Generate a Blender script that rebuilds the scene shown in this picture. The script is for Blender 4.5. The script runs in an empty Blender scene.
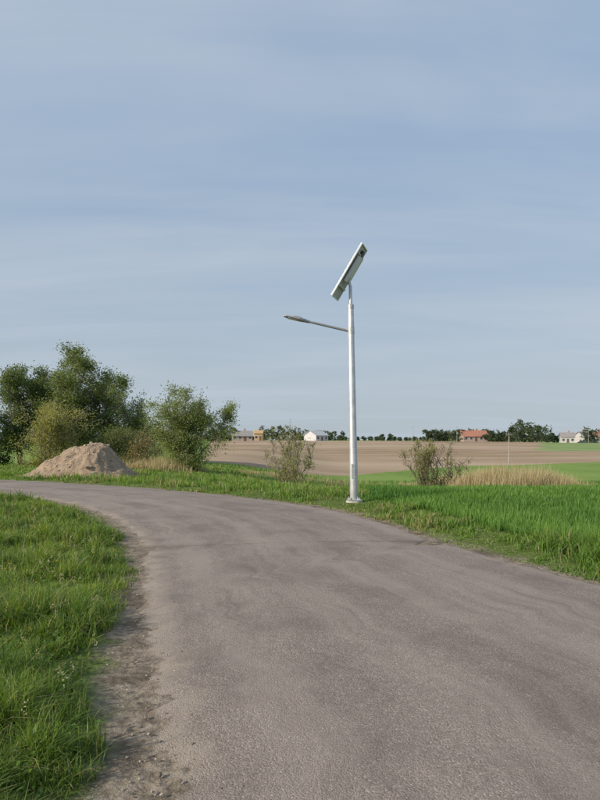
import bpy, math, random
import numpy as np
from mathutils import Vector, Matrix

R = np.random.default_rng(7)
random.seed(7)
scene = bpy.context.scene
scene.view_settings.view_transform = 'Standard'
scene.view_settings.look = 'None'
scene.view_settings.exposure = 0

# ------------------------------------------------------------------ utils
def vnoise(x, y, seed=0):
    x = np.asarray(x, float); y = np.asarray(y, float)
    xi = np.floor(x).astype(np.int64); yi = np.floor(y).astype(np.int64)
    fx = x - xi; fy = y - yi
    fx = fx*fx*(3-2*fx); fy = fy*fy*(3-2*fy)
    def h(a, b):
        n = (a*374761393 + b*668265263 + seed*1442695041) & 0x7fffffff
        n = ((n ^ (n >> 13))*1274126177) & 0x7fffffff
        n = (n ^ (n >> 16)) & 0xffffff
        return n/float(0xffffff)
    return (h(xi, yi)*(1-fx)+h(xi+1, yi)*fx)*(1-fy)+(h(xi, yi+1)*(1-fx)+h(xi+1, yi+1)*fx)*fy

def fbm(x, y, seed=0, o=4):
    s = 0; a = 0.5; t = 0
    for i in range(o):
        s = s + a*vnoise(np.asarray(x)*2**i, np.asarray(y)*2**i, seed+i*17); t += a; a *= .5
    return s/t

def sstep(a, b, x):
    t = np.clip((x-a)/(b-a), 0, 1)
    return t*t*(3-2*t)

def mesh_np(name, verts, faces, mats=(), cols=None, matidx=None, smooth=False, attrs=None, parent=None):
    me = bpy.data.meshes.new(name)
    verts = np.asarray(verts, np.float32)
    me.vertices.add(len(verts)); me.vertices.foreach_set('co', verts.ravel())
    lv = np.concatenate([f.ravel() for f in faces]).astype(np.int32)
    sizes = np.concatenate([np.full(len(f), f.shape[1], np.int32) for f in faces])
    starts = np.concatenate([[0], np.cumsum(sizes)[:-1]]).astype(np.int32)
    me.loops.add(len(lv)); me.loops.foreach_set('vertex_index', lv)
    me.polygons.add(len(sizes))
    me.polygons.foreach_set('loop_start', starts)
    try: me.polygons.foreach_set('loop_total', sizes)
    except Exception: pass
    for m in mats: me.materials.append(m)
    if matidx is not None: me.polygons.foreach_set('material_index', np.asarray(matidx, np.int32))
    me.update(calc_edges=True)
    me.polygons.foreach_set('use_smooth', np.full(len(sizes), smooth, bool))
    if cols is not None:
        a = me.attributes.new('col', 'FLOAT_COLOR', 'POINT')
        c = np.ones((len(verts), 4), np.float32); c[:, :3] = cols
        a.data.foreach_set('color', c.ravel())
    if attrs:
        for k, v in attrs.items():
            a = me.attributes.new(k, 'FLOAT', 'POINT')
            a.data.foreach_set('value', np.asarray(v, np.float32))
    me.validate()
    ob = bpy.data.objects.new(name, me)
    scene.collection.objects.link(ob)
    if parent: ob.parent = parent
    return ob

class NT:
    def __init__(s, mat): s.t = mat.node_tree; s.n = s.t.nodes; s.l = s.t.links
    def lk(s, a, b): s.l.new(a, b)
    def val(s, sock, x):
        if isinstance(x, (int, float, tuple, list)): sock.default_value = x
        else: s.lk(x, sock)
    def math(s, op, a, b=None, c=None, clamp=False):
        n = s.n.new('ShaderNodeMath'); n.operation = op; n.use_clamp = clamp
        s.val(n.inputs[0], a)
        if b is not None: s.val(n.inputs[1], b)
        if c is not None: s.val(n.inputs[2], c)
        return n.outputs[0]
    def mix(s, f, a, b, typ='MIX'):
        n = s.n.new('ShaderNodeMix'); n.data_type = 'RGBA'; n.blend_type = typ
        s.val(n.inputs[0], f)
        for i, x in ((6, a), (7, b)):
            if isinstance(x, (tuple, list)) and len(x) == 3: x = (*x, 1)
            s.val(n.inputs[i], x)
        return n.outputs[2]
    def noise(s, vec, scale, detail=4, rough=.55, dist=0):
        n = s.n.new('ShaderNodeTexNoise'); s.lk(vec, n.inputs['Vector'])
        n.inputs['Scale'].default_value = scale; n.inputs['Detail'].default_value = detail
        n.inputs['Roughness'].default_value = rough; n.inputs['Distortion'].default_value = dist
        return n.outputs[0]
    def ramp(s, x, a, b, ca=0., cb=1.):
        n = s.n.new('ShaderNodeMapRange'); n.interpolation_type = 'SMOOTHSTEP'
        s.val(n.inputs[0], x); n.inputs[1].default_value = a; n.inputs[2].default_value = b
        n.inputs[3].default_value = ca; n.inputs[4].default_value = cb
        return n.outputs[0]
    def attr(s, name):
        n = s.n.new('ShaderNodeAttribute'); n.attribute_name = name; return n
    def pos(s):
        return s.n.new('ShaderNodeNewGeometry').outputs['Position']
    def mapv(s, v, sc=(1, 1, 1), rot=(0, 0, 0)):
        n = s.n.new('ShaderNodeMapping'); s.lk(v, n.inputs[0])
        n.inputs['Scale'].default_value = sc; n.inputs['Rotation'].default_value = rot
        return n.outputs[0]
    def bump(s, h, strength, dist, normal=None):
        n = s.n.new('ShaderNodeBump'); s.lk(h, n.inputs['Height'])
        n.inputs['Strength'].default_value = strength; n.inputs['Distance'].default_value = dist
        if normal is not None: s.lk(normal, n.inputs['Normal'])
        return n.outputs[0]

def newmat(name):
    m = bpy.data.materials.new(name); m.use_nodes = True
    return m, NT(m), m.node_tree.nodes['Principled BSDF']

def simple(name, col, rough=.6, metal=0, var=.15, scale=8, spec=.4, bumpd=0):
    m, t, b = newmat(name)
    tc = t.n.new('ShaderNodeTexCoord').outputs['Object']
    nz = t.noise(tc, scale, 4)
    c = t.mix(t.ramp(nz, .3, .7), tuple(x*(1-var) for x in col), tuple(min(1, x*(1+var)) for x in col))
    t.lk(c, b.inputs['Base Color'])
    b.inputs['Roughness'].default_value = rough; b.inputs['Metallic'].default_value = metal
    b.inputs['Specular IOR Level'].default_value = spec
    if bumpd: t.lk(t.bump(nz, .6, bumpd), b.inputs['Normal'])
    return m

def foliage_mat(name, trans=.35, rough=.55, spec=.25):
    m, t, b = newmat(name)
    at = t.attr('col').outputs['Color']
    t.lk(at, b.inputs['Base Color']); b.inputs['Roughness'].default_value = rough
    b.inputs['Specular IOR Level'].default_value = spec
    tr = t.n.new('ShaderNodeBsdfTranslucent')
    t.lk(t.mix(1., at, (1.35, 1.3, .6), 'MULTIPLY'), tr.inputs['Color'])
    mx = t.n.new('ShaderNodeMixShader'); mx.inputs[0].default_value = trans
    t.lk(b.outputs[0], mx.inputs[1]); t.lk(tr.outputs[0], mx.inputs[2])
    t.lk(mx.outputs[0], t.n['Material Output'].inputs['Surface'])
    return m

# ------------------------------------------------------------------ road shape
LE = [(-.2, -12), (-.3, -6), (-.35, -2), (-.5, 0.5), (-.72, 2.7), (-1.02, 3.9), (-1.28, 4.8), (-1.62, 6), (-1.95, 7.3), (-2.45, 9.1), (-3.2, 11), (-4.35, 13.2), (-6.3, 15.8), (-9.1, 18.2), (-14, 21), (-22, 24), (-40, 28), (-80, 34)]
RE = [(5.9, -12), (5.8, -6), (5.5, -2), (4.9, 2), (4.2, 4.8), (3.45, 6.75), (2.9, 8.1), (2.25, 9.8), (1.85, 11.4), (1.2, 13.3), (0.1, 15.2), (-1.8, 17.4), (-5.1, 20.4), (-9.2, 23.1), (-12.6, 24.8), (-18, 27), (-38, 32.5), (-80, 39)]
def catmull(P, n):
    P = np.array(P, float); out = []
    for i in range(len(P)-1):
        p0 = P[max(i-1, 0)]; p1 = P[i]; p2 = P[i+1]; p3 = P[min(i+2, len(P)-1)]
        for k in range(n):
            t = k/n
            out.append(.5*((2*p1)+(-p0+p2)*t+(2*p0-5*p1+4*p2-p3)*t*t+(-p0+3*p1-3*p2+p3)*t**3))
    out.append(P[-1]); return np.array(out)
Lc = catmull(LE, 6); Rc = catmull(RE, 6)

def pdist(px, py, C):
    d = np.full(len(px), 1e9)
    for i in range(len(C)-1):
        a = C[i]; b = C[i+1]; ab = b-a; L = ab@ab
        t = np.clip(((px-a[0])*ab[0]+(py-a[1])*ab[1])/L, 0, 1)
        dd = (px-a[0]-t*ab[0])**2+(py-a[1]-t*ab[1])**2
        d = np.minimum(d, dd)
    return np.sqrt(d)
def inside(px, py):
    poly = np.vstack([Lc, Rc[::-1]]); n = len(poly)
    res = np.zeros(len(px), bool); j = n-1
    for i in range(n):
        xi, yi = poly[i]; xj, yj = poly[j]
        if yi != yj:
            c = ((yi > py) != (yj > py)) & (px < (xj-xi)*(py-yi)/(yj-yi)+xi)
            res ^= c
        j = i
    return res
def road(px, py):
    dl = pdist(px, py, Lc); dr = pdist(px, py, Rc)
    ins = inside(px, py)
    sd = np.minimum(dl, dr); sd = np.where(ins, -sd, sd)
    return sd, dl < dr

# ------------------------------------------------------------------ terrain
def H0(x, y):
    x = np.asarray(x, float); y = np.asarray(y, float)
    y0 = 16.5+0.62*np.clip(-x, 0, 16)
    amp = .35+1.6*sstep(-9, 6, x)
    t = y-y0
    h = -amp*sstep(0, 24, t)
    h = h+(amp+.85)*sstep(48, 290, y)
    h = h+0.25*sstep(320, 900, y)
    far = sstep(60, 200, y)
    h = h+far*0.62*np.sin(x/46.+1.5)*np.clip(1-y/1200, .2, 1)
    h = h+sstep(50, 90, y)*.16*np.sin(x/17.+y/31.)
    return h
def Hn(x, y, sd):
    k = sstep(.05, .9, sd)
    near = 1-sstep(25, 60, np.asarray(y, float))
    return H0(x, y)+k*near*(.05+.10*(fbm(x*.7, y*.7, 3)-.5)+.05*(fbm(x*3, y*3, 5)-.5)) - 0.012*sstep(-.3, .1, sd)*(1-k)

def axis(bands):
    out = []
    for a, b, s in bands: out += list(np.arange(a, b, s))
    return np.array(out)
ys = axis([(-14, 22, .22), (22, 60, .6), (60, 130, 2.5), (130, 420, 8), (420, 3000, 60)])
xp = axis([(0, 22, .25), (22, 60, 1.), (60, 260, 6), (260, 1900, 50)])
xs = np.concatenate([-xp[1:][::-1], xp])
X, Y = np.meshgrid(xs, ys); px = X.ravel(); py = Y.ravel()
sd, isl = road(px, py)
hz = Hn(px, py, sd)
nx, ny = len(xs), len(ys)
ii = np.arange(nx*ny).reshape(ny, nx)
F = np.stack([ii[:-1, :-1], ii[:-1, 1:], ii[1:, 1:], ii[1:, :-1]], -1).reshape(-1, 4)
yb = 54+1.25*np.clip(px, 0, 22)+.45*np.clip(px-22, 0, 200)
brown = np.minimum(py-yb, (px+.145*py+1))
brown = np.minimum(brown, 330+px*.25-py)
g2 = (px-0.40*py)
g2 = np.minimum(g2, py-130-0.1*px)

gm, t, b = newmat('ground_soil_grass')
P = t.pos()
n_f = t.noise(P, 14, 5, .65); n_m = t.noise(P, 1.3, 4); n_l = t.noise(P, .05, 4)
soil = t.mix(t.ramp(n_f, .3, .7), (.15, .12, .09), (.34, .285, .225))
soil = t.mix(t.ramp(t.noise(P, 2.1, 4, .6), .45, .62, 0, .7), soil, (.09, .07, .05))
thatch = t.mix(t.ramp(n_f, .3, .7), (.065, .09, .025), (.14, .18, .05))
green = t.mix(t.ramp(n_m, .3, .7), (.11, .19, .04), (.17, .26, .06))
green = t.mix(t.ramp(n_l, .35, .65), green, (.19, .275, .07))
brc = t.mix(t.ramp(t.noise(t.mapv(P, (.35, 1.2, 1), (0, 0, .25)), .25, 5, .6), .3, .7), (.25, .175, .115), (.36, .265, .18))
brc = t.mix(t.ramp(t.noise(t.mapv(P, (.25, 1, 1), (0, 0, .12)), .022, 4, .6), .40, .58, 0, .9), brc, (.42, .325, .235))
brc = t.mix(t.ramp(t.noise(t.mapv(P, (.3, 1, 1)), .05, 4, .65), .48, .68, 0, .65), brc, (.27, .22, .13))
d = t.attr('sd').outputs['Fac']
dj = t.math('ADD', d, t.math('MULTIPLY', t.math('SUBTRACT', t.noise(P, 3.5, 4), .5), .6))
near = t.mix(t.ramp(dj, .12, .4), soil, thatch)
yy = t.n.new('ShaderNodeSeparateXYZ'); t.lk(P, yy.inputs[0])
c = t.mix(t.ramp(yy.outputs[1], 16, 40), near, green)
bj = t.math('ADD', t.attr('brown').outputs['Fac'], t.math('MULTIPLY', t.math('SUBTRACT', t.noise(P, .35, 4), .5), 4.))
c = t.mix(t.ramp(bj, -.8, .8), c, brc)
g2a = t.math('ADD', t.attr('g2').outputs['Fac'], t.math('MULTIPLY', t.math('SUBTRACT', t.noise(P, .05, 4), .5), 14.))
c = t.mix(t.ramp(g2a, -3, 3), c, t.mix(t.ramp(n_l, .4, .6), (.18, .25, .09), (.23, .30, .12)))
t.lk(c, b.inputs['Base Color']); b.inputs['Roughness'].default_value = .95
b.inputs['Specular IOR Level'].default_value = .1
t.lk(t.bump(n_f, .8, .04), b.inputs['Normal'])
ground = mesh_np('ground', np.stack([px, py, hz], 1), [F], [gm], smooth=True,
                 attrs=dict(sd=sd, brown=brown, g2=g2))

# ------------------------------------------------------------------ road mesh
u = np.concatenate([np.linspace(0, 18*1., 150), np.linspace(18, 84, 1150)[1:], np.linspace(84, len(Lc)-1, 150)[1:]])
def at(C, u): return np.stack([np.interp(u, np.arange(len(C)), C[:, k]) for k in (0, 1)], 1)
A = at(Lc, u); B = at(Rc, u)
mid = (A+B)/2; ln = np.concatenate([[0], np.cumsum(np.hypot(*np.diff(mid, axis=0).T))])
W = np.hypot(*(B-A).T)
ja = (fbm(ln*2.2, ln*0+1, 11, 5)-.5)*.36+(fbm(ln*9, ln*0+4, 12, 3)-.5)*.12
jb = (fbm(ln*1.8, ln*0+7, 21, 5)-.5)*.30+(fbm(ln*9, ln*0+9, 22, 3)-.5)*.10
jb = jb+.55*np.exp(-((B[:, 1]-9.75)/.18)**2)
K = 30
ss = np.linspace(0, 1, K)
dirv = (B-A)/W[:, None]
A2 = A+dirv*ja[:, None]; B2 = B-dirv*jb[:, None]
RX = A2[:, None, :]*(1-ss)[None, :, None]+B2[:, None, :]*ss[None, :, None]
rx = RX[..., 0].ravel(); ry = RX[..., 1].ravel()
rsd, _ = road(rx, ry)
S = np.tile(ss, len(u)); Lg = np.repeat(ln, K)
rz = H0(rx, ry)+.008+.05*(1-(2*S-1)**2)+.012*(fbm(rx*.8, ry*.8, 31)-.5)
edge = (S < 1e-6) | (S > 1-1e-6)
rz[edge] = H0(rx, ry)[edge]-.01
iu = np.arange(len(u)*K).reshape(len(u), K)
RF = np.stack([iu[:-1, :-1], iu[:-1, 1:], iu[1:, 1:], iu[1:, :-1]], -1).reshape(-1, 4)
am, t, b = newmat('worn_asphalt')
P = t.pos()
agg = t.n.new('ShaderNodeTexVoronoi'); t.lk(P, agg.inputs['Vector']); agg.inputs['Scale'].default_value = 105
aggc = t.n.new('ShaderNodeSeparateColor'); t.lk(agg.outputs['Color'], aggc.inputs[0])
fine = t.noise(P, 230, 2, .7); med = t.noise(P, 22, 4, .65); lar = t.noise(P, .9, 5, .65)
base = t.mix(aggc.outputs[0], (.150, .118, .101), (.345, .288, .252))
base = t.mix(t.ramp(fine, .3, .7, 0, .55), base, (.120, .096, .083))
base = t.mix(t.ramp(aggc.outputs[1], .9, .97, 0, .65), base, (.50, .44, .39))
base = t.mix(t.ramp(med, .3, .75, 0, .35), base, (.32, .268, .233))
base = t.mix(t.ramp(lar, .40, .66, 0, .55), base, (.140, .112, .098))
comb = t.n.new('ShaderNodeCombineXYZ')
t.lk(t.math('MULTIPLY', t.attr('s').outputs['Fac'], 9), comb.inputs[0]); t.lk(t.math('MULTIPLY', t.attr('l').outputs['Fac'], .14), comb.inputs[1])
streak = t.noise(comb.outputs[0], 1.0, 4, .6)
base = t.mix(t.ramp(streak, .38, .68, 0, .5), base, (.34, .287, .248))
comb2 = t.n.new('ShaderNodeCombineXYZ')
t.lk(t.math('MULTIPLY', t.attr('s').outputs['Fac'], 40), comb2.inputs[0]); t.lk(t.math('MULTIPLY', t.attr('l').outputs['Fac'], .5), comb2.inputs[1])
base = t.mix(t.ramp(t.noise(comb2.outputs[0], 1.0, 3, .6), .48, .75, 0, .38), base, (.120, .097, .085))
e = t.attr('sd').outputs['Fac']
ej = t.math('ADD', e, t.math('MULTIPLY', t.math('SUBTRACT', t.noise(P, 2.6, 5, .65), .5), 1.1))
dust = t.mix(t.noise(P, 18, 4, .7), (.24, .195, .15), (.42, .36, .295))
base = t.mix(t.ramp(ej, -.45, .05, 0, .85), base, dust)
soilr = t.mix(t.ramp(med, .3, .7), (.085, .064, .045), (.24, .19, .145))
ej2 = t.math('ADD', e, t.math('MULTIPLY', t.math('SUBTRACT', t.noise(P, 5, 5, .7), .5), .7))
base = t.mix(t.ramp(ej2, -.15, .0, 0, .85), base, soilr)
sx = t.n.new('ShaderNodeSeparateXYZ'); t.lk(P, sx.inputs[0])
wob = t.math('MULTIPLY', t.math('SUBTRACT', t.noise(P, 3, 4, .7), .5), .35)
jy = t.math('ABSOLUTE', t.math('ADD', t.math('SUBTRACT', sx.outputs[1], t.math('ADD', t.math('MULTIPLY', sx.outputs[0], .12), 9.35)), wob))
base = t.mix(t.math('MULTIPLY', t.ramp(jy, .0, .04, 1, 0), t.ramp(lar, .35, .6, .25, .8)), base, (.07, .056, .05))
tng = t.math('MULTIPLY', t.ramp(jy, .05, .32, 1, 0), t.ramp(e, -1.1, -.1, 0, 1))
base = t.mix(t.math('MULTIPLY', tng, t.ramp(t.noise(P, 4, 4, .7), .33, .5, 0, .85)), base, (.15, .12, .09))
t.lk(base, b.inputs['Base Color'])
b.inputs['Roughness'].default_value = .82; b.inputs['Specular IOR Level'].default_value = .3
hgt = t.math('ADD', t.math('MULTIPLY', agg.outputs['Distance'], -1.0), t.math('MULTIPLY', fine, .5))
nb = t.bump(hgt, .7, .006)
t.lk(t.bump(med, .2, .010, nb), b.inputs['Normal'])
rd = mesh_np('road', np.stack([rx, ry, rz], 1), [RF], [am], smooth=True, attrs=dict(s=S, l=Lg, sd=rsd))

# ------------------------------------------------------------------ blades
def blades(name, pos, h, w, bend, col, segs, mat, bdir=None, rootdark=.6):
    n = len(pos)
    th = R.uniform(0, 2*np.pi, n) if bdir is None else bdir
    bd = np.stack([np.cos(th), np.sin(th), np.zeros(n)], 1)
    ph = th+np.pi/2+R.normal(0, .7, n)
    wd = np.stack([np.cos(ph), np.sin(ph), np.zeros(n)], 1)
    nv = 2*segs+1
    V = np.zeros((n, nv, 3)); C = np.zeros((n, nv, 3))
    for k in range(segs+1):
        f = k/segs
        c = pos+bd*(h*bend*f**1.8)[:, None]; c = c.copy()
        c[:, 2] += h*(f-.35*np.clip(bend, 0, 1.3)*f**2.5)
        ww = w*(1-f**1.6)*.5
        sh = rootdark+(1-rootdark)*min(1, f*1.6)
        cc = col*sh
        if k < segs:
            V[:, 2*k] = c-wd*ww[:, None]; V[:, 2*k+1] = c+wd*ww[:, None]
            C[:, 2*k] = cc; C[:, 2*k+1] = cc
        else:
            V[:, -1] = c; C[:, -1] = cc
    base = (np.arange(n)*nv)[:, None]
    fs = []
    for k in range(segs-1):
        fs.append(base+np.array([[2*k, 2*k+1, 2*k+3, 2*k+2]]))
    fs.append(base+np.array([[2*segs-2, 2*segs-1, 2*segs]]))
    return mesh_np(name, V.reshape(-1, 3), fs, [mat], cols=C.reshape(-1, 3))

gmat = foliage_mat('grass_blades', .42, .5, .35)
dmat = foliage_mat('dry_stalks', .25, .7, .1)

def mixc(a, b, f): return np.array(a)[None]*(1-f[:, None])+np.array(b)[None]*f[:, None]

def grasscol(x, y, n, hue, pd=.08):
    f = np.clip(hue+R.normal(0, .25, n), 0, 1)
    c = mixc((.09, .18, .028), (.29, .385, .075), f)
    dead = R.uniform(0, 1, n) < pd
    c[dead] = np.array([.48, .41, .23])*R.uniform(.7, 1.1, dead.sum())[:, None]
    return c*R.uniform(.75, 1.2, n)[:, None]

def left_grass():
    n = 290000
    y = np.exp(R.uniform(np.log(1.6), np.log(21), n))
    x = R.uniform(-.72, .0, n)*y-R.uniform(0, 1.2, n)
    sdv, isl = road(x, y)
    lim = .20*(1-sstep(4.5, 7, y))+.06+.40*(fbm(x*1.9, y*1.9, 41)-.45)
    cl = fbm(x*6, y*6, 43, 3)
    ok = isl & (sdv > lim) & (R.uniform(0, 1, n) < .2+1.25*sstep(.38, .62, cl)) & (R.uniform(0, 1, n) < sstep(0, .35, sdv-lim)*.8+.2)
    ok &= R.uniform(0, 1, n) < np.clip(y/3.4, .42, 1)
    x, y, sdv, cl = x[ok], y[ok], sdv[ok], cl[ok]; n = len(x)
    big = fbm(x*1.1, y*1.1, 47)
    tuft = sstep(.54, .72, fbm(x*2.3, y*2.3, 49, 2))*(1+.5*(y < 5))
    h = (.05+.15*sstep(.3, .7, big)+.13*tuft+.08*(cl-.5)*2)*R.uniform(.5, 1.35, n)*(.5+.5*sstep(.05, .7, sdv))
    h = np.maximum(h, .03)
    w = (.0040+.0009*y)*R.uniform(.7, 1.4, n)
    z = Hn(x, y, sdv)-.01
    hue = .47+1.2*(fbm(x*.9, y*.9, 51)-.5)+.3*(cl-.5)-.15*tuft
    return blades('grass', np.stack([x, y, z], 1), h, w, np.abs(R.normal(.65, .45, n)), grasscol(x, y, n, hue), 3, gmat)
left_grass()

LX, LY = 1.40, 15.5
def far_grass():
    n = 270000
    y = np.exp(R.uniform(np.log(5), np.log(52), n)); x = R.uniform(-.62, .66, n)*y+R.uniform(-1, 1, n)
    sdv, isl = road(x, y)
    lim = .05+.26*(fbm(x*1.5, y*1.5, 61)-.4)
    cr = np.minimum(sdv-1.5, x-1.5-.1*(y-14))
    ok = (~isl) & (sdv > lim) & (y < 52) & (np.hypot(x-LX, y-LY) > .30)
    x, y, sdv, cr = x[ok], y[ok], sdv[ok], cr[ok]; n = len(x)
    iscrop = cr+1.0*(fbm(x*.8, y*.8, 66)-.5) > 0
    cl = fbm(x*3.2, y*3.2, 63, 3); big = fbm(x*.7, y*.7, 67)
    keep = iscrop | (R.uniform(0, 1, n) < .25+1.15*sstep(.36, .62, cl))
    x, y, sdv, cl, big, iscrop = [a[keep] for a in (x, y, sdv, cl, big, iscrop)]; n = len(x)
    h = (.06+.22*sstep(.3, .7, big)+.18*(cl-.5)*2)*R.uniform(.5, 1.35, n)*(.35+.65*sstep(.05, .9, sdv))
    h = np.maximum(h, .04)
    h = np.where(iscrop, (.22+.12*(big-.5)+.08*(cl-.5))*R.uniform(.7, 1.25, n), h)
    h = np.where(y > 30, h*.8, h)
    h = h*(.25+.75*sstep(.4, 1.6, np.hypot((x-LX), (y-LY+.5)*.6)))
    w = (.005+.0011*y)*R.uniform(.7, 1.4, n)
    z = Hn(x, y, sdv)-.01
    hue = .38+.9*(fbm(x*.6, y*.6, 71)-.5)+.4*(cl-.5)
    col = grasscol(x, y, n, hue, .06)*np.array([.92, 1.03, 1])
    cc = mixc((.075, .185, .035), (.19, .34, .07), np.clip(.5+1.5*(fbm(x*.35, y*.35, 73)-.5)+R.normal(0, .25, n), 0, 1))
    col = np.where(iscrop[:, None], cc, col)
    yel = (~iscrop) & (fbm(x*1.3, y*1.3, 77) > .57) & (R.uniform(0, 1, n) < .42)
    col[yel] = np.array([.44, .38, .19])*R.uniform(.7, 1.1, yel.sum())[:, None]
    bend = np.where(iscrop, np.abs(R.normal(.25, .15, n)), np.abs(R.normal(.5, .35, n)))
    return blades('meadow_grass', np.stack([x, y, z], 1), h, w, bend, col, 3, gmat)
far_grass()

def reeds(name, n, gx, gy, sx_, sy_, h0, seed, curve=0):
    x = gx+R.uniform(-1, 1, n)*sx_; y = gy+R.normal(0, 1, n)*sy_+curve*(x-gx)+1.2*(fbm(x*.3, x*0, seed+5)-.5)
    k = fbm(x*.6, y*.6, seed) > .40
    x, y = x[k], y[k]; n = len(x)
    ed = 1-np.abs((x-gx)/sx_)**3*.7
    h = h0*R.uniform(.5, 1.15, n)*ed*(.45+1.1*fbm(x*.6, y*.6, seed+2))
    c = mixc((.36, .29, .17), (.58, .49, .32), R.uniform(0, 1, n))
    z = H0(x, y)
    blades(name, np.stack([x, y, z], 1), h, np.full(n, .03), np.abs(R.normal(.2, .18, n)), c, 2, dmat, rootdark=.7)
reeds('dry_reeds', 16000, 13.9, 39.5, 5.3, 1.4, 1.75, 5)
reeds('dry_reeds', 3500, -9.0, 37.5, 3.0, 1.4, 1.0, 9)
reeds('dry_reeds', 2500, 4.0, 44, 9, .8, .6, 15)

def weeds():
    V = []; Fq = []; C = []; base = 0
    def add(v, f, c):
        nonlocal base
        V.append(v); Fq.append(f+base); C.append(np.tile(c, (len(v), 1))); base += len(v)
    n = 1400
    y = np.exp(R.uniform(np.log(2.6), np.log(16), n)); x = R.uniform(-.62, -.1, n)*y
    sdv, isl = road(x, y); ok = isl & (sdv > .3) & (fbm(x*.8, y*.8, 91) > .44) & (R.uniform(0, 1, n) < np.clip((y-1.5)/6, .15, 1))
    x, y, sdv = x[ok], y[ok], sdv[ok]; z = Hn(x, y, sdv)
    for i in range(len(x)):
        r_ = R.uniform()
        pale = r_ < (.08 if y[i] < 5 else .34); yel = (not pale) and r_ > .95
        hh = R.uniform(.14, .26) if (pale or yel) else R.uniform(.05, .13)
        for k in range(16 if pale else (7 if yel else 9)):
            if pale or yel:
                c0 = np.array([x[i], y[i], z[i]+hh])+R.normal(0, .010 if pale else .006, 3)*np.array([1, 1, 2.2 if pale else .5]); s = .006+.0005*y[i]
                col = (np.array([.44, .44, .28]) if pale else np.array([.62, .48, .03]))*R.uniform(.7, 1.1)
            else:
                c0 = np.array([x[i], y[i], z[i]+hh*R.uniform(.4, 1)])+R.normal(0, .045, 3); s = R.uniform(.012, .022); col = np.array([.11, .20, .04])*R.uniform(.6, 1.4)
            a = R.normal(0, 1, 3); a /= np.linalg.norm(a); b_ = np.cross(a, R.normal(0, 1, 3)); b_ /= np.linalg.norm(b_)
            add(np.array([c0-a*s, c0+b_*s*.5, c0+a*s, c0-b_*s*.5]), np.array([[0, 1, 2, 3]]), col)
    mesh_np('wild_flowers', np.vstack(V), [np.vstack(Fq)], [gmat], cols=np.vstack(C))
weeds()

# ------------------------------------------------------------------ stones
PH = (1+5**.5)/2
ICO = np.array([(-1, PH, 0), (1, PH, 0), (-1, -PH, 0), (1, -PH, 0), (0, -1, PH), (0, 1, PH), (0, -1, -PH), (0, 1, -PH), (PH, 0, -1), (PH, 0, 1), (-PH, 0, -1), (-PH, 0, 1)])/1.9
ICF = np.array([(0, 11, 5), (0, 5, 1), (0, 1, 7), (0, 7, 10), (0, 10, 11), (1, 5, 9), (5, 11, 4), (11, 10, 2), (10, 7, 6), (7, 1, 8), (3, 9, 4), (3, 4, 2), (3, 2, 6), (3, 6, 8), (3, 8, 9), (4, 9, 5), (2, 4, 11), (6, 2, 10), (8, 6, 7), (9, 8, 1)])
stm, t, b = newmat('stone')
t.lk(t.attr('col').outputs['Color'], b.inputs['Base Color']); b.inputs['Roughness'].default_value = .9
def stones(name, P_, size, col):
    n = len(P_)
    V = ICO[None]*R.uniform(.7, 1.3, (n, 12, 1))*R.uniform(.5, 1.2, (n, 1, 3))*size[:, None, None]
    a = R.uniform(0, 6.28, n); ca, sa = np.cos(a)[:, None], np.sin(a)[:, None]
    V = np.stack([V[..., 0]*ca-V[..., 1]*sa, V[..., 0]*sa+V[..., 1]*ca, V[..., 2]*.7], -1)+P_[:, None]
    Fs = (ICF[None]+(np.arange(n)*12)[:, None, None]).reshape(-1, 3)
    mesh_np(name, V.reshape(-1, 3), [Fs], [stm], cols=np.repeat(col, 12, 0))
n = 16000
y = np.exp(R.uniform(np.log(2), np.log(20), n)); x = R.uniform(-.7, .6, n)*y
sdv, isl = road(x, y); ok = (np.abs(sdv+.0) < R.exponential(.18, n)) & (fbm(x*2, y*2, 99) > .42)
ok |= (np.abs(sdv) < 5) & (R.uniform(0, 1, n) < .003)
x, y, sdv = x[ok], y[ok], sdv[ok]
stones('gravel', np.stack([x, y, np.where(sdv < 0, .010+.05*np.clip(-sdv/2.5, 0, 1), -.002)], 1), .003+np.minimum(R.exponential(.003, len(x)), .012),
       mixc((.14, .115, .09), (.40, .35, .28), R.uniform(0, 1, len(x))))

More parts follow.
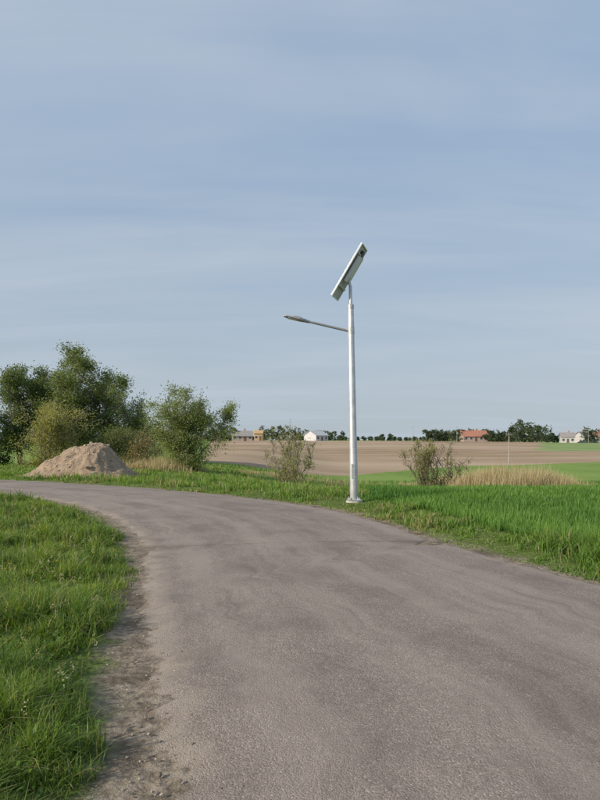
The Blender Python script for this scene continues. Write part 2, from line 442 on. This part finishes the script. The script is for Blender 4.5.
# ------------------------------------------------------------------ sand mound
def mound():
    n = 120
    gx = np.linspace(-3.2, 2.6, n); gy = np.linspace(-2.2, 2.2, n); GX, GY = np.meshgrid(gx, gy)
    prof = np.interp(GX, [-2.9, -2.2, -1.2, -.35, .35, .95, 1.25, 1.8, 2.5], [0, .26, .90, 1.38, 1.62, 1.58, 1.26, .52, 0])
    cross = np.clip(1-np.abs(GY/2.0)**1.7, 0, 1)
    z = prof*cross
    z = z+(fbm(GX*1.4+5, GY*1.4, 4, 5)-.5)*.42*np.clip(z*2, 0, 1)+(fbm(GX*5, GY*5, 8, 4)-.5)*.22*np.clip(z*3, 0, 1)-.05
    x = GX+mx; y = GY+my
    z = z+H0(x, y)
    I = np.arange(n*n).reshape(n, n)
    F_ = np.stack([I[:-1, :-1], I[:-1, 1:], I[1:, 1:], I[1:, :-1]], -1).reshape(-1, 4)
    m, t, b = newmat('sandy_soil'); P = t.pos()
    a = t.noise(P, 3, 5, .65); f = t.noise(P, 25, 5, .7)
    c = t.mix(t.ramp(a, .3, .7), (.28, .20, .135), (.49, .375, .265)); c = t.mix(t.ramp(f, .35, .65, 0, .6), c, (.22, .16, .11))
    t.lk(c, b.inputs['Base Color']); b.inputs['Roughness'].default_value = .95
    t.lk(t.bump(f, .9, .06), b.inputs['Normal'])
    mesh_np('dirt_mound', np.stack([x.ravel(), y.ravel(), z.ravel()], 1), [F_], [m], smooth=True)
    k = R.integers(0, n*n, 1100); zz = z.ravel()[k]
    sel = zz > .02; k = k[sel]
    stones('rubble', np.stack([x.ravel()[k]+R.normal(0, .03, len(k)), y.ravel()[k], z.ravel()[k]], 1), .02+R.exponential(.02, len(k)),
           mixc((.25, .19, .13), (.55, .45, .34), R.uniform(0, 1, len(k))))
mx, my = -9.85, 27.3
mound()

# ------------------------------------------------------------------ trees
barkm, t, b = newmat('bark')
P = t.pos(); nb_ = t.noise(t.mapv(P, (6, 6, 1.2)), 3, 4, .7)
t.lk(t.mix(t.ramp(nb_, .3, .7), (.10, .08, .06), (.26, .225, .185)), b.inputs['Base Color']); b.inputs['Roughness'].default_value = .9
leafm = foliage_mat('leaves', .45, .5, .3)

def unit(v): return v/(np.linalg.norm(v)+1e-9)
def make_tree(name, x, y, h, w, seed, stems=1, f0=.15, nb1=16, nb2=7, nleaf=20000, ls=.1, droop=0., up=.6, c0=(.05, .09, .02), c1=(.13, .19, .045), shape='oval', spread=.0, leafscat=.22, trunk_r=.12, gap=.0, lean=(0, 0)):
    g = np.random.default_rng(seed)
    c0 = np.array(c0); c1 = np.array(c1)
    segs = []; tips = []
    bz = float(H0(x, y))-.1
    def branch(p, d, L, r, steps, lvl, grav):
        pts = [p]
        for i in range(steps):
            d = unit(d+g.normal(0, .16, 3)+np.array([0, 0, grav]))
            q = p+d*L/steps
            r2 = r*(1-.8*(i+1)/steps)+.004 if lvl else r*.86
            segs.append((p, q, r*(1-.8*i/steps)+.004 if lvl else r, r2))
            if not lvl: r = r2
            p = q; pts.append(p)
        return pts, r
    for s in range(stems):
        a = g.uniform(0, 6.28); off = np.array([math.cos(a), math.sin(a), 0])*spread*g.uniform(.3, 1)*(stems > 1)
        hs = h*(g.uniform(.72, 1) if s else 1)
        d0 = unit(np.array([off[0]/h*1.3+lean[0], off[1]/h*1.3+lean[1], 1.]))
        pts, _ = branch(np.array([x, y, bz])+off*.12, d0, hs*.93, trunk_r*(1 if stems == 1 else .65), 9, 0, .05)
        pts = np.array(pts)
        for i in range(nb1):
            f = f0+(1-f0)*((i+g.uniform(0, 1))/nb1)
            k = f*(len(pts)-1); k0 = min(int(k), len(pts)-2); p = pts[k0]*(1-(k-k0))+pts[k0+1]*(k-k0)
            ff = (f-f0)/(1-f0)
            prof = {'oval': math.sin(math.pi*min(1, ff*.80+.16))**.7, 'cone': 1-ff*.92, 'round': math.sqrt(max(0, 1-(ff*1.35-.55)**2)), 'fan': .35+.5*math.sin(math.pi*ff)}[shape]
            L = w/2*prof*g.uniform(.55, 1.2)*(1 if stems == 1 else .8)
            a = g.uniform(0, 6.28)
            d = unit(np.array([math.cos(a), math.sin(a), up*g.uniform(.5, 1.4)+ff*.5]))
            bp, _ = branch(p, d, L, .035*trunk_r/.12*(1-.5*ff)+.008, 5, 1, -droop*.15)
            if g.uniform() < gap: continue
            for j in range(nb2):
                q = bp[g.integers(1, 6)]
                dd = unit(d*.5+g.normal(0, .6, 3)+np.array([0, 0, .25-droop+(.6 if shape == 'fan' else 0)]))
                L2 = (L*.35+.25)*g.uniform(.5, 1.3)
                sp, _ = branch(q, dd, L2, .010, 3, 2, -droop*.35)
                for q2 in sp[1:]: tips.append((q2, g.uniform(.4, 1.4)))
            tips.append((bp[-1], 1.2)); tips.append((bp[-2], .8))
    S0 = np.array([s[0] for s in segs]); S1 = np.array([s[1] for s in segs]); r0 = np.array([s[2] for s in segs]); r1 = np.array([s[3] for s in segs])
    ax = S1-S0; ax /= np.linalg.norm(ax, axis=1)[:, None]+1e-9
    ref = np.where(np.abs(ax[:, 2:3]) > .9, np.array([[1., 0, 0]]), np.array([[0, 0, 1.]]))
    e1 = np.cross(ax, ref); e1 /= np.linalg.norm(e1, axis=1)[:, None]; e2 = np.cross(ax, e1)
    K_ = 6; an = np.arange(K_)*2*np.pi/K_
    ring = np.cos(an)[None, :, None]*e1[:, None]+np.sin(an)[None, :, None]*e2[:, None]
    V0 = S0[:, None]+ring*r0[:, None, None]; V1 = S1[:, None]+ring*r1[:, None, None]
    TV = np.concatenate([V0, V1], 1).reshape(-1, 3)
    q = np.array([[k, (k+1) % K_, K_+(k+1) % K_, K_+k] for k in range(K_)])
    TF = (q[None]+(np.arange(len(segs))*2*K_)[:, None, None]).reshape(-1, 4)
    T = np.array([q[0] for q in tips]); wt = np.array([q[1] for q in tips])
    wt = wt*np.clip(.25+1.5*(fbm(T[:, 0]*.9+T[:, 1]*.5, T[:, 2]*.9, seed, 2)-.3), .05, 2)
    wt /= wt.sum()
    idx = g.choice(len(T), nleaf, p=wt)
    c = T[idx]+g.normal(0, leafscat, (nleaf, 3))*np.array([1, 1, .8])
    c[:, 2] -= droop*np.abs(g.normal(0, .35, nleaf))
    c[:, 2] = np.maximum(c[:, 2], bz+.15)
    a = g.normal(0, 1, (nleaf, 3)); a /= np.linalg.norm(a, axis=1)[:, None]
    bb = np.cross(a, g.normal(0, 1, (nleaf, 3))); bb /= np.linalg.norm(bb, axis=1)[:, None]
    s = ls*g.uniform(.6, 1.3, nleaf)[:, None]
    LV = np.stack([c-a*s*.6, c+bb*s*.33, c+a*s*.6, c-bb*s*.33], 1).reshape(-1, 3)
    LF = np.arange(nleaf*4).reshape(-1, 4)+len(TV)
    clump = g.uniform(0, 1, len(T))[idx]
    f = np.clip(.15+.5*clump+g.normal(0, .2, nleaf), 0, 1)
    lc = np.repeat(mixc(c0, c1, f), 4, 0)
    V = np.vstack([TV, LV]); C = np.vstack([np.tile((.1, .08, .06), (len(TV), 1)), lc])
    mi = np.concatenate([np.zeros(len(TF), int), np.ones(len(LF), int)])
    return mesh_np(name, V, [TF, LF], [barkm, leafm], cols=C, matidx=mi)

# left group: tall birches, feathery willows
make_tree('birch_tree', -18.5, 48.5, 10.6, 5.9, 12, stems=4, f0=.16, nb1=19, nb2=8, nleaf=34000, ls=.13, droop=.35, up=1.1, spread=2.0, trunk_r=.17, leafscat=.26, c0=(.11, .15, .055), c1=(.25, .30, .125))
make_tree('birch_tree', -16.2, 50, 8.4, 4.8, 2, stems=3, f0=.18, nb1=15, nb2=8, nleaf=18000, ls=.13, droop=.4, up=1., spread=1.5, trunk_r=.14, leafscat=.26, c0=(.11, .155, .06), c1=(.25, .31, .13))
make_tree('birch_tree', -22.0, 47, 8.6, 4.6, 3, stems=3, f0=.15, nb1=16, nb2=7, nleaf=19000, ls=.13, droop=.2, up=1.0, spread=1.5, trunk_r=.13, c0=(.085, .125, .045), c1=(.2, .25, .10), leafscat=.26)
make_tree('birch_tree', -20.6, 50, 8.9, 4.4, 21, stems=3, f0=.15, nb1=15, nb2=7, nleaf=17000, ls=.13, droop=.3, up=1.0, spread=1.4, trunk_r=.13, c0=(.09, .13, .05), c1=(.21, .26, .105), leafscat=.26)
make_tree('willow_tree', -17.6, 41, 4.7, 4.6, 4, stems=6, f0=.08, nb1=12, nb2=8, nleaf=18000, ls=.09, droop=.3, up=.9, spread=1.9, c0=(.24, .25, .085), c1=(.44, .42, .18), trunk_r=.08)
make_tree('willow_tree', -14.2, 49, 6.9, 4.6, 5, stems=6, f0=.13, nb1=12, nb2=7, nleaf=13000, ls=.11, droop=.5, up=1.2, spread=2.6, c0=(.15, .20, .08), c1=(.30, .35, .155), trunk_r=.085, gap=.1, leafscat=.2)
make_tree('willow_tree', -7.3, 38, 5.5, 3.9, 6, stems=8, f0=.05, nb1=13, nb2=8, nleaf=32000, ls=.09, droop=.5, up=1., spread=2.2, c0=(.16, .21, .07), c1=(.32, .37, .15), trunk_r=.09, leafscat=.19, shape='round')
make_tree('spruce_tree', -24, 46, 6.5, 3.2, 7, f0=.05, nb1=34, nb2=8, nleaf=15000, ls=.13, up=-.1, c0=(.03, .055, .02), c1=(.07, .11, .04), shape='cone')
make_tree('shrub', -12.8, 42, 3.1, 3.6, 8, stems=5, f0=.08, nb1=9, nb2=6, nleaf=7500, ls=.10, up=.6, spread=1.4, c0=(.11, .14, .05), c1=(.24, .27, .11), trunk_r=.05)
make_tree('shrub', -10.4, 41, 2.4, 3.0, 9, stems=5, f0=.08, nb1=8, nb2=6, nleaf=4500, ls=.09, up=.6, spread=1.4, c0=(.22, .19, .10), c1=(.38, .33, .19), trunk_r=.04)
make_tree('willow_shrub', -.60, 31, 3.7, 1.7, 10, stems=16, f0=.12, nb1=7, nb2=4, nleaf=5200, ls=.065, up=2., spread=2.8, c0=(.24, .24, .09), c1=(.42, .41, .18), trunk_r=.030, leafscat=.10, shape='fan')
make_tree('willow_shrub', 7.0, 32, 3.4, 1.7, 11, stems=18, f0=.08, nb1=8, nb2=4, nleaf=6200, ls=.065, up=2., spread=2.8, c0=(.18, .18, .065), c1=(.35, .33, .12), trunk_r=.030, leafscat=.10, shape='fan')

def tree_mass(name, items, ls, c0, c1, seed):
    g = np.random.default_rng(seed); Vs = []; Cs = []
    for (x, y, h, w, n, conif) in items:
        nc = 26; bz = float(H0(x, y))
        f = g.uniform(.08, 1, nc)
        rad = (w/2)*((1-f)*1.1+.05 if conif else np.sqrt(np.clip(1-(f*1.5-.62)**2, .05, 1)))
        a = g.uniform(0, 6.28, nc); rr = rad*np.sqrt(g.uniform(0, 1, nc))
        cc = np.stack([x+np.cos(a)*rr, y+np.sin(a)*rr, bz+f*h*.95], 1)
        idx = g.integers(0, nc, n)
        c = cc[idx]+g.normal(0, 1, (n, 3))*np.array([w*.085, w*.085, h*.05])
        c[:, 2] = np.maximum(c[:, 2], bz)
        d1 = g.normal(0, 1, (n, 3)); d1 /= np.linalg.norm(d1, axis=1)[:, None]; d2 = np.cross(d1, g.normal(0, 1, (n, 3))); d2 /= np.linalg.norm(d2, axis=1)[:, None]
        s = ls*g.uniform(.6, 1.4, n)[:, None]
        Vs.append(np.stack([c-d1*s, c+d2*s*.6, c+d1*s, c-d2*s*.6], 1).reshape(-1, 3))
        k = np.clip(g.uniform(0, .8, nc)[idx]+g.normal(0, .15, n), 0, 1)
        Cs.append(np.repeat(mixc(c0, c1, k)*g.uniform(.85, 1.15), 4, 0))
    V = np.vstack(Vs); mesh_np(name, V, [np.arange(len(V)).reshape(-1, 4)], [leafm], cols=np.vstack(Cs))
def xy(u, y): return (u-300)/600*y
it = []
rg = np.random.default_rng(5)
def add(u0, u1, y, hpx, dens, conif=0):
    for u_ in np.arange(u0, u1, dens):
        yy_ = y*rg.uniform(.93, 1.07); h_ = hpx*rg.uniform(.6, 1.15)*yy_/600+2
        it.append((xy(u_+rg.uniform(-2, 2), yy_), yy_, h_, h_*rg.uniform(.6, 1.1)*(.6 if conif else 1), 340, conif))
add(426, 460, 290, 7, 2.6); add(462, 490, 310, 9, 4); add(486, 514, 300, 8, 2.4); add(512, 545, 285, 15, 4, 0); add(514, 542, 290, 16, 5, 1); add(545, 600, 320, 5, 4)
add(586, 625, 305, 10, 3.5); add(262, 300, 330, 10, 4); add(214, 236, 260, 12, 3.5); add(300, 345, 380, 7, 5); add(383, 397, 420, 5, 5); add(340, 430, 500, 2, 6)
add(-60, 150, 150, 18, 14); add(130, 160, 170, 14, 7); add(148, 215, 260, 10, 6)
tree_mass('distant_trees', it, .42, (.05, .075, .045), (.115, .15, .08), 9)  # leaf colours lightened a little to stand in for distance haze
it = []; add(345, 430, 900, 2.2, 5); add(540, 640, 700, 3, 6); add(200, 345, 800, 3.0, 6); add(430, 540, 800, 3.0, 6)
tree_mass('distant_woodland', it, 1.1, (.12, .15, .15), (.17, .20, .19), 12)  # pale blue-grey leaves: aerial haze is put into the colour

# ------------------------------------------------------------------ mesh helpers for built things
def bm_obj(name, verts, faces, mat, parent=None, smooth=False, bevel=0):
    me = bpy.data.meshes.new(name); me.from_pydata([tuple(v) for v in verts], [], faces); me.update()
    me.materials.append(mat)
    ob = bpy.data.objects.new(name, me); scene.collection.objects.link(ob)
    if parent: ob.parent = parent
    if smooth:
        for p in me.polygons: p.use_smooth = True
    if bevel:
        m = ob.modifiers.new('bevel', 'BEVEL'); m.width = bevel; m.segments = 2
    return ob
def box(name, c, s, mat, parent=None, bevel=0, rot=None):
    v = [Vector(((i & 1)-.5, ((i >> 1) & 1)-.5, ((i >> 2) & 1)-.5)) for i in range(8)]
    v = [Vector((a.x*s[0], a.y*s[1], a.z*s[2])) for a in v]
    if rot is not None: v = [rot @ a for a in v]
    v = [a+Vector(c) for a in v]
    return bm_obj(name, v, [(0, 2, 3, 1), (4, 5, 7, 6), (0, 1, 5, 4), (2, 6, 7, 3), (0, 4, 6, 2), (1, 3, 7, 5)], mat, parent, bevel=bevel)
def lathe(name, p0, d, prof, mat, parent=None, n=40):
    d = Vector(d).normalized(); q = d.to_track_quat('Z', 'Y'); V = []; Fs = []
    for (z, r) in prof:
        for k in range(n):
            a = 2*math.pi*k/n; V.append(Vector(p0)+q @ Vector((r*math.cos(a), r*math.sin(a), z)))
    for i in range(len(prof)-1):
        for k in range(n): Fs.append((i*n+k, i*n+(k+1) % n, (i+1)*n+(k+1) % n, (i+1)*n+k))
    Fs.append(tuple(range(n))[::-1]); Fs.append(tuple((len(prof)-1)*n+k for k in range(n)))
    ob = bm_obj(name, V, Fs, mat, parent)
    for p in ob.data.polygons: p.use_smooth = len(p.vertices) == 4
    m = ob.modifiers.new('e', 'EDGE_SPLIT'); m.split_angle = math.radians(35)
    return ob
def empty(name, loc):
    e = bpy.data.objects.new(name, None); scene.collection.objects.link(e); e.location = loc; return e

# ------------------------------------------------------------------ street lamp
galv = simple('galvanised_steel', (.50, .51, .51), .42, .5, .14, 5, .5)
white = simple('white_painted_metal', (.66, .67, .67), .4, 0, .05, 4, .5)
alu = simple('panel_frame_aluminium', (.72, .73, .74), .35, .6, .05, 6)
backs = simple('panel_backsheet', (.50, .52, .54), .5, 0, .05, 5)
dark = simple('dark_plastic', (.045, .047, .05), .5, 0, .2, 5)
headm = simple('lamp_head_grey', (.30, .31, .32), .45, .2, .1, 6)
conc = simple('concrete', (.42, .40, .37), .9, 0, .2, 9, .2, .01)
cellm, t, b = newmat('solar_cells')
tc = t.n.new('ShaderNodeTexCoord').outputs['Object']
br = t.n.new('ShaderNodeTexBrick'); t.lk(tc, br.inputs['Vector']); br.offset = 0
br.inputs['Color1'].default_value = (.01, .014, .035, 1); br.inputs['Color2'].default_value = (.012, .018, .045, 1); br.inputs['Mortar'].default_value = (.3, .32, .35, 1)
br.inputs['Scale'].default_value = 6; br.inputs['Mortar Size'].default_value = .01; br.inputs['Brick Width'].default_value = 1; br.inputs['Row Height'].default_value = 1
t.lk(br.outputs[0], b.inputs['Base Color']); b.inputs['Roughness'].default_value = .08

lamp = empty('solar_street_lamp', (LX, LY, 0.0))
lathe('foundation', (0, 0, -.2), (0, 0, 1), [(0, .21), (.27, .21), (.29, .20)], conc, lamp)
box('base_plate', (0, 0, .11), (.34, .34, .022), galv, lamp, .004)
for sx_ in (-1, 1):
    for sy_ in (-1, 1):
        lathe('anchor_bolt', (sx_*.13, sy_*.13, .12), (0, 0, 1), [(0, .02), (.02, .02), (.022, .011), (.06, .011)], galv, lamp, 8)
for k in range(4):
    a = math.pi/4+k*math.pi/2; r = Matrix.Rotation(a, 3, 'Z')
    v = [r @ Vector(p) for p in [(.09, -.004, .121), (.15, -.004, .121), (.09, -.004, .24), (.09, .004, .121), (.15, .004, .121), (.09, .004, .24)]]
    bm_obj('gusset', v, [(0, 1, 2), (3, 5, 4), (0, 3, 4, 1), (1, 4, 5, 2), (2, 5, 3, 0)], galv, lamp)
lathe('pole', (0, 0, .12), (0, 0, 1), [(0, .106), (1.0, .102), (1.01, .099), (4.98, .074), (5.0, .066)], galv, lamp, 48)
box('service_door', (-.02, -.1015, .85), (.09, .012, .38), galv, lamp, .004)
lathe('door_lock', (-.02, -.107, .98), (0, -1, 0), [(0, .012), (.008, .012)], dark, lamp, 12)
lathe('top_spigot', (0, 0, 5.1), (0, 0, 1), [(0, .045), (.48, .042), (.52, .042)], galv, lamp)
lathe('top_collar', (0, 0, 5.05), (0, 0, 1), [(0, .083), (.09, .083), (.10, .07)], galv, lamp)
al = math.radians(13); ad = Vector((-math.cos(al), -.10, math.sin(al))).normalized()
a0 = Vector((-.07, 0, 4.47))
lathe('arm_collar', (0, 0, 4.40), (0, 0, 1), [(0, .086), (.16, .086)], galv, lamp)
lathe('arm', a0, ad, [(0, .034), (1.08, .030), (1.2, .030)], headm, lamp, 24)
lathe('arm_socket', a0+ad*1.05, ad, [(0, .036), (.015, .042), (.15, .042), (.17, .035)], headm, lamp, 24)
yv = Vector((0, 0, 1)).cross(ad).normalized(); zv = ad.cross(yv)
M = Matrix((ad, yv, zv)).transposed()
st = [(1.12, .045, .035, -.03), (1.2, .10, .045, -.035), (1.3, .125, .05, -.035), (1.5, .125, .035, -.03), (1.66, .10, .02, -.022), (1.71, .06, .010, -.015)]
V = []; Fs = []
for (d_, w_, t_, b_) in st:
    for (yy2, zz2) in [(-w_, b_*.6), (-w_, t_*.3), (-w_*.6, t_), (w_*.6, t_), (w_, t_*.3), (w_, b_*.6), (w_*.7, b_), (-w_*.7, b_)]:
        V.append(a0+M @ Vector((d_, yy2, zz2)))
for i in range(len(st)-1):
    for k in range(8): Fs.append((i*8+k, i*8+(k+1) % 8, (i+1)*8+(k+1) % 8, (i+1)*8+k))
Fs.append(tuple(range(8))[::-1]); Fs.append(tuple(range(40, 48)))
bm_obj('lamp_head', V, Fs, headm, lamp, bevel=.004)
box('led_lens', a0+M @ Vector((1.47, 0, -.034)), (.26, .17, .008), white, lamp, .002, rot=M)
for k in range(5): box('cooling_fin', a0+M @ Vector((1.36, -.08+.04*k, .046)), (.16, .006, .022), headm, lamp, 0, rot=M)
psi = math.radians(-17); tilt = math.radians(57)
lx_ = Vector((math.cos(tilt)*math.cos(psi), math.cos(tilt)*math.sin(psi), math.sin(tilt)))
sy_ = Vector((-math.sin(psi), math.cos(psi), 0))
nz_ = lx_.cross(sy_).normalized()
PM = Matrix((lx_, sy_, nz_)).transposed()
pc = Vector((-.02, 0, 5.98)); PL, PW, PT = 1.50, .66, .045
def pb(name, c, s, m, bev=.002): return box(name, pc+PM @ Vector(c), s, m, lamp, bev, rot=PM)
pb('panel_core', (0, 0, .010), (PL-.052, PW-.052, .012), backs)
pb('solar_cells', (0, 0, .0185), (PL-.052, PW-.052, .004), cellm, 0)
pb('frame_rail', (0, -PW/2+.0125, 0), (PL, .025, PT), alu); pb('frame_rail', (0, PW/2-.0125, 0), (PL, .025, PT), alu)
pb('frame_end', (-PL/2+.0125, 0, 0), (.025, PW-.051, PT), alu); pb('frame_end', (PL/2-.0125, 0, 0), (.025, PW-.051, PT), alu)
pb('battery_box', (.10, 0, -.065), (.72, .34, .08), white, .01)
pb('junction_box', (.56, .05, -.03), (.14, .16, .06), dark, .005)
pb('cross_bar', (-.42, 0, -.038), (.05, .60, .03), galv); pb('cross_bar', (.62-.12, 0, -.038), (.03, .60, .03), galv)
br0 = pc+PM @ Vector((-.18, 0, -.10))
lathe('bracket_tube', (0, 0, 5.60), (br0-Vector((0, 0, 5.60))), [(0, .036), ((br0-Vector((0, 0, 5.60))).length+.04, .036)], galv, lamp, 20)
box('bracket_yoke', br0, (.16, .14, .05), galv, lamp, .005, rot=PM)
lamp.rotation_euler = (0, math.radians(-1.0), 0)

# ------------------------------------------------------------------ buildings
glass = simple('window_glass', (.06, .065, .07), .2, 0, .2, 2, .6)
wood = simple('door_wood', (.14, .09, .06), .6)
def gable_house(name, x, y, w, d, wall_h, roof_h, wallc, roofc, rotz=0, nwin=4, chimney=True):
    e = empty(name, (x, y, float(H0(x, y))-.1)); e.rotation_euler = (0, 0, rotz)
    wm = simple(name+'_wall', wallc, .85, 0, .06, 1); rm = simple(name+'_roof', roofc, .75, 0, .18, 2)
    hw, hd = w/2, d/2
    v = [(-hw, -hd, 0), (hw, -hd, 0), (hw, hd, 0), (-hw, hd, 0), (-hw, -hd, wall_h), (hw, -hd, wall_h), (hw, hd, wall_h), (-hw, hd, wall_h), (-hw, 0, wall_h+roof_h), (hw, 0, wall_h+roof_h)]
    bm_obj('walls', v, [(0, 1, 5, 4), (1, 2, 6, 9, 5), (2, 3, 7, 6), (3, 0, 4, 8, 7)], wm, e)
    o = .4; tt = .15; sl = roof_h/hd
    for s in (-1, 1):
        v = [(-hw-o, s*(hd+o), wall_h-o*sl+.05), (hw+o, s*(hd+o), wall_h-o*sl+.05), (hw+o, s*.003, wall_h+roof_h+.05), (-hw-o, s*.003, wall_h+roof_h+.05)]
        v2 = v+[(a, b_, c+tt) for a, b_, c in v]
        bm_obj('roof', v2, [(0, 1, 2, 3), (4, 7, 6, 5), (0, 4, 5, 1), (1, 5, 6, 2), (2, 6, 7, 3), (3, 7, 4, 0)], rm, e)
    for i in range(nwin):
        wx = -hw+w*(i+.5)/nwin
        if i == nwin//2: box('door', (wx, -hd-.02, 1.05), (1.0, .08, 2.1), wood, e)
        else:
            box('window_frame', (wx, -hd-.02, 1.6), (1.3, .06, 1.3), white, e); box('window', (wx, -hd-.05, 1.6), (1.1, .06, 1.1), glass, e)
    if chimney: box('chimney', (hw*.3, .3, wall_h+roof_h+.4), (.6, .6, 1.3), simple(name+'_ch', (.35, .2, .15)), e)
    return e
gable_house('farmhouse', xy(473, 285), 285, 12, 8, 2.6, 2.6, (.40, .33, .29), (.38, .17, .115), .08, 5)  # house wall and roof colours muted to paint in distance haze
gable_house('farmhouse', xy(567, 290), 290, 6, 7, 3.0, 2.0, (.50, .50, .49), (.27, .25, .25), -.3, 3)
gable_house('farmhouse', xy(582, 296), 296, 5, 6, 3.2, 2.2, (.48, .47, .45), (.20, .19, .20), .5, 3)
gable_house('farmhouse', xy(242, 245), 245, 8, 7, 2.2, 2.0, (.38, .32, .28), (.27, .25, .24), .15, 4)
gable_house('barn', xy(259, 262), 262, 3.5, 4, 3.3, 1.2, (.44, .33, .18), (.42, .30, .16), -.1, 2, False)
gable_house('barn', xy(316, 300), 300, 8, 9, 2.8, 2.2, (.52, .53, .54), (.42, .44, .46), .7, 3, False)
gable_house('farmhouse', xy(597, 300), 300, 5, 6, 3.0, 2, (.48, .46, .44), (.33, .18, .13), .1, 2)

polem = simple('pole_concrete', (.34, .32, .29), .9, 0, .15, 3)
def upole(x, y, h):
    e = empty('utility_pole', (x, y, float(H0(x, y))-.2))
    lathe('mast', (0, 0, 0), (0, 0, 1), [(0, .10), (h, .06)], polem, e, 12)
    box('crossarm', (0, -.10, h-.35), (.9, .08, .08), polem, e)
    for k in (-.4, 0, .4): lathe('insulator', (k, -.10, h-.31), (0, 0, 1), [(0, .03), (.08, .05), (.16, .03)], dark, e, 8)
upole(xy(509, 88), 88, 4.8); upole(xy(457, 260), 260, 7); upole(xy(588.5, 250), 250, 7.5); upole(xy(413, 330), 330, 8); upole(xy(549, 330), 330, 7)

# ------------------------------------------------------------------ light and sky
sv = Vector((-.80, -.42, 0)).normalized(); el = math.radians(28)
sun_dir = Vector((sv.x*math.cos(el), sv.y*math.cos(el), math.sin(el)))
sl = bpy.data.lights.new('sun', 'SUN'); sl.energy = 4.9; sl.angle = math.radians(.6); sl.color = (1, .885, .72)
so = bpy.data.objects.new('sun', sl); scene.collection.objects.link(so)
so.rotation_euler = sun_dir.to_track_quat('Z', 'Y').to_euler()
w = bpy.data.worlds.new('World'); scene.world = w; w.use_nodes = True
t = NT(w); bg = t.n['Background']
sky = t.n.new('ShaderNodeTexSky'); sky.sky_type = 'NISHITA'; sky.sun_disc = False
sky.sun_elevation = el; sky.sun_rotation = math.atan2(sun_dir.x, sun_dir.y)
sky.air_density = 1.0; sky.dust_density = 1.0; sky.ozone_density = 1.0
tc = t.n.new('ShaderNodeTexCoord').outputs['Generated']
sp = t.n.new('ShaderNodeSeparateXYZ'); t.lk(tc, sp.inputs[0])
zc = t.math('ADD', t.math('MAXIMUM', sp.outputs[2], 0), .14)
cb = t.n.new('ShaderNodeCombineXYZ'); t.lk(t.math('DIVIDE', sp.outputs[0], zc), cb.inputs[0]); t.lk(t.math('DIVIDE', sp.outputs[1], zc), cb.inputs[1])
v1 = t.mapv(cb.outputs[0], (.34, 1.05, 1), (0, 0, -.18)); v2 = t.mapv(cb.outputs[0], (.5, 2.2, 1), (0, 0, .22))
c1 = t.ramp(t.noise(v1, 1.2, 5, .50, .5), .36, .66); c2 = t.ramp(t.noise(v2, 1.4, 5, .55, .7), .38, .78)
cl = t.math('ADD', t.math('MULTIPLY', c1, .70), t.math('MULTIPLY', c2, .35), clamp=True)
haze = t.ramp(sp.outputs[2], 0, .4, .92, .74)
hzc = t.mix(t.ramp(sp.outputs[2], 0, .5), (3.50, 4.08, 4.60, 1), (2.90, 3.90, 5.30, 1))
skyc = t.mix(haze, sky.outputs[0], hzc)
skyc = t.mix(t.math('MULTIPLY', cl, .82), skyc, (4.00, 4.60, 5.30, 1))
t.lk(skyc, bg.inputs[0]); bg.inputs[1].default_value = .125

# ------------------------------------------------------------------ camera
cd = bpy.data.cameras.new('camera'); cam = bpy.data.objects.new('camera', cd); scene.collection.objects.link(cam)
cam.location = (0, 0, 1.6+.05); cam.rotation_euler = (math.radians(90), 0, 0)
cd.sensor_fit = 'AUTO'; cd.sensor_width = 36; cd.lens = 27; cd.shift_y = .05; cd.clip_end = 6000; cd.clip_start = .05
scene.camera = cam
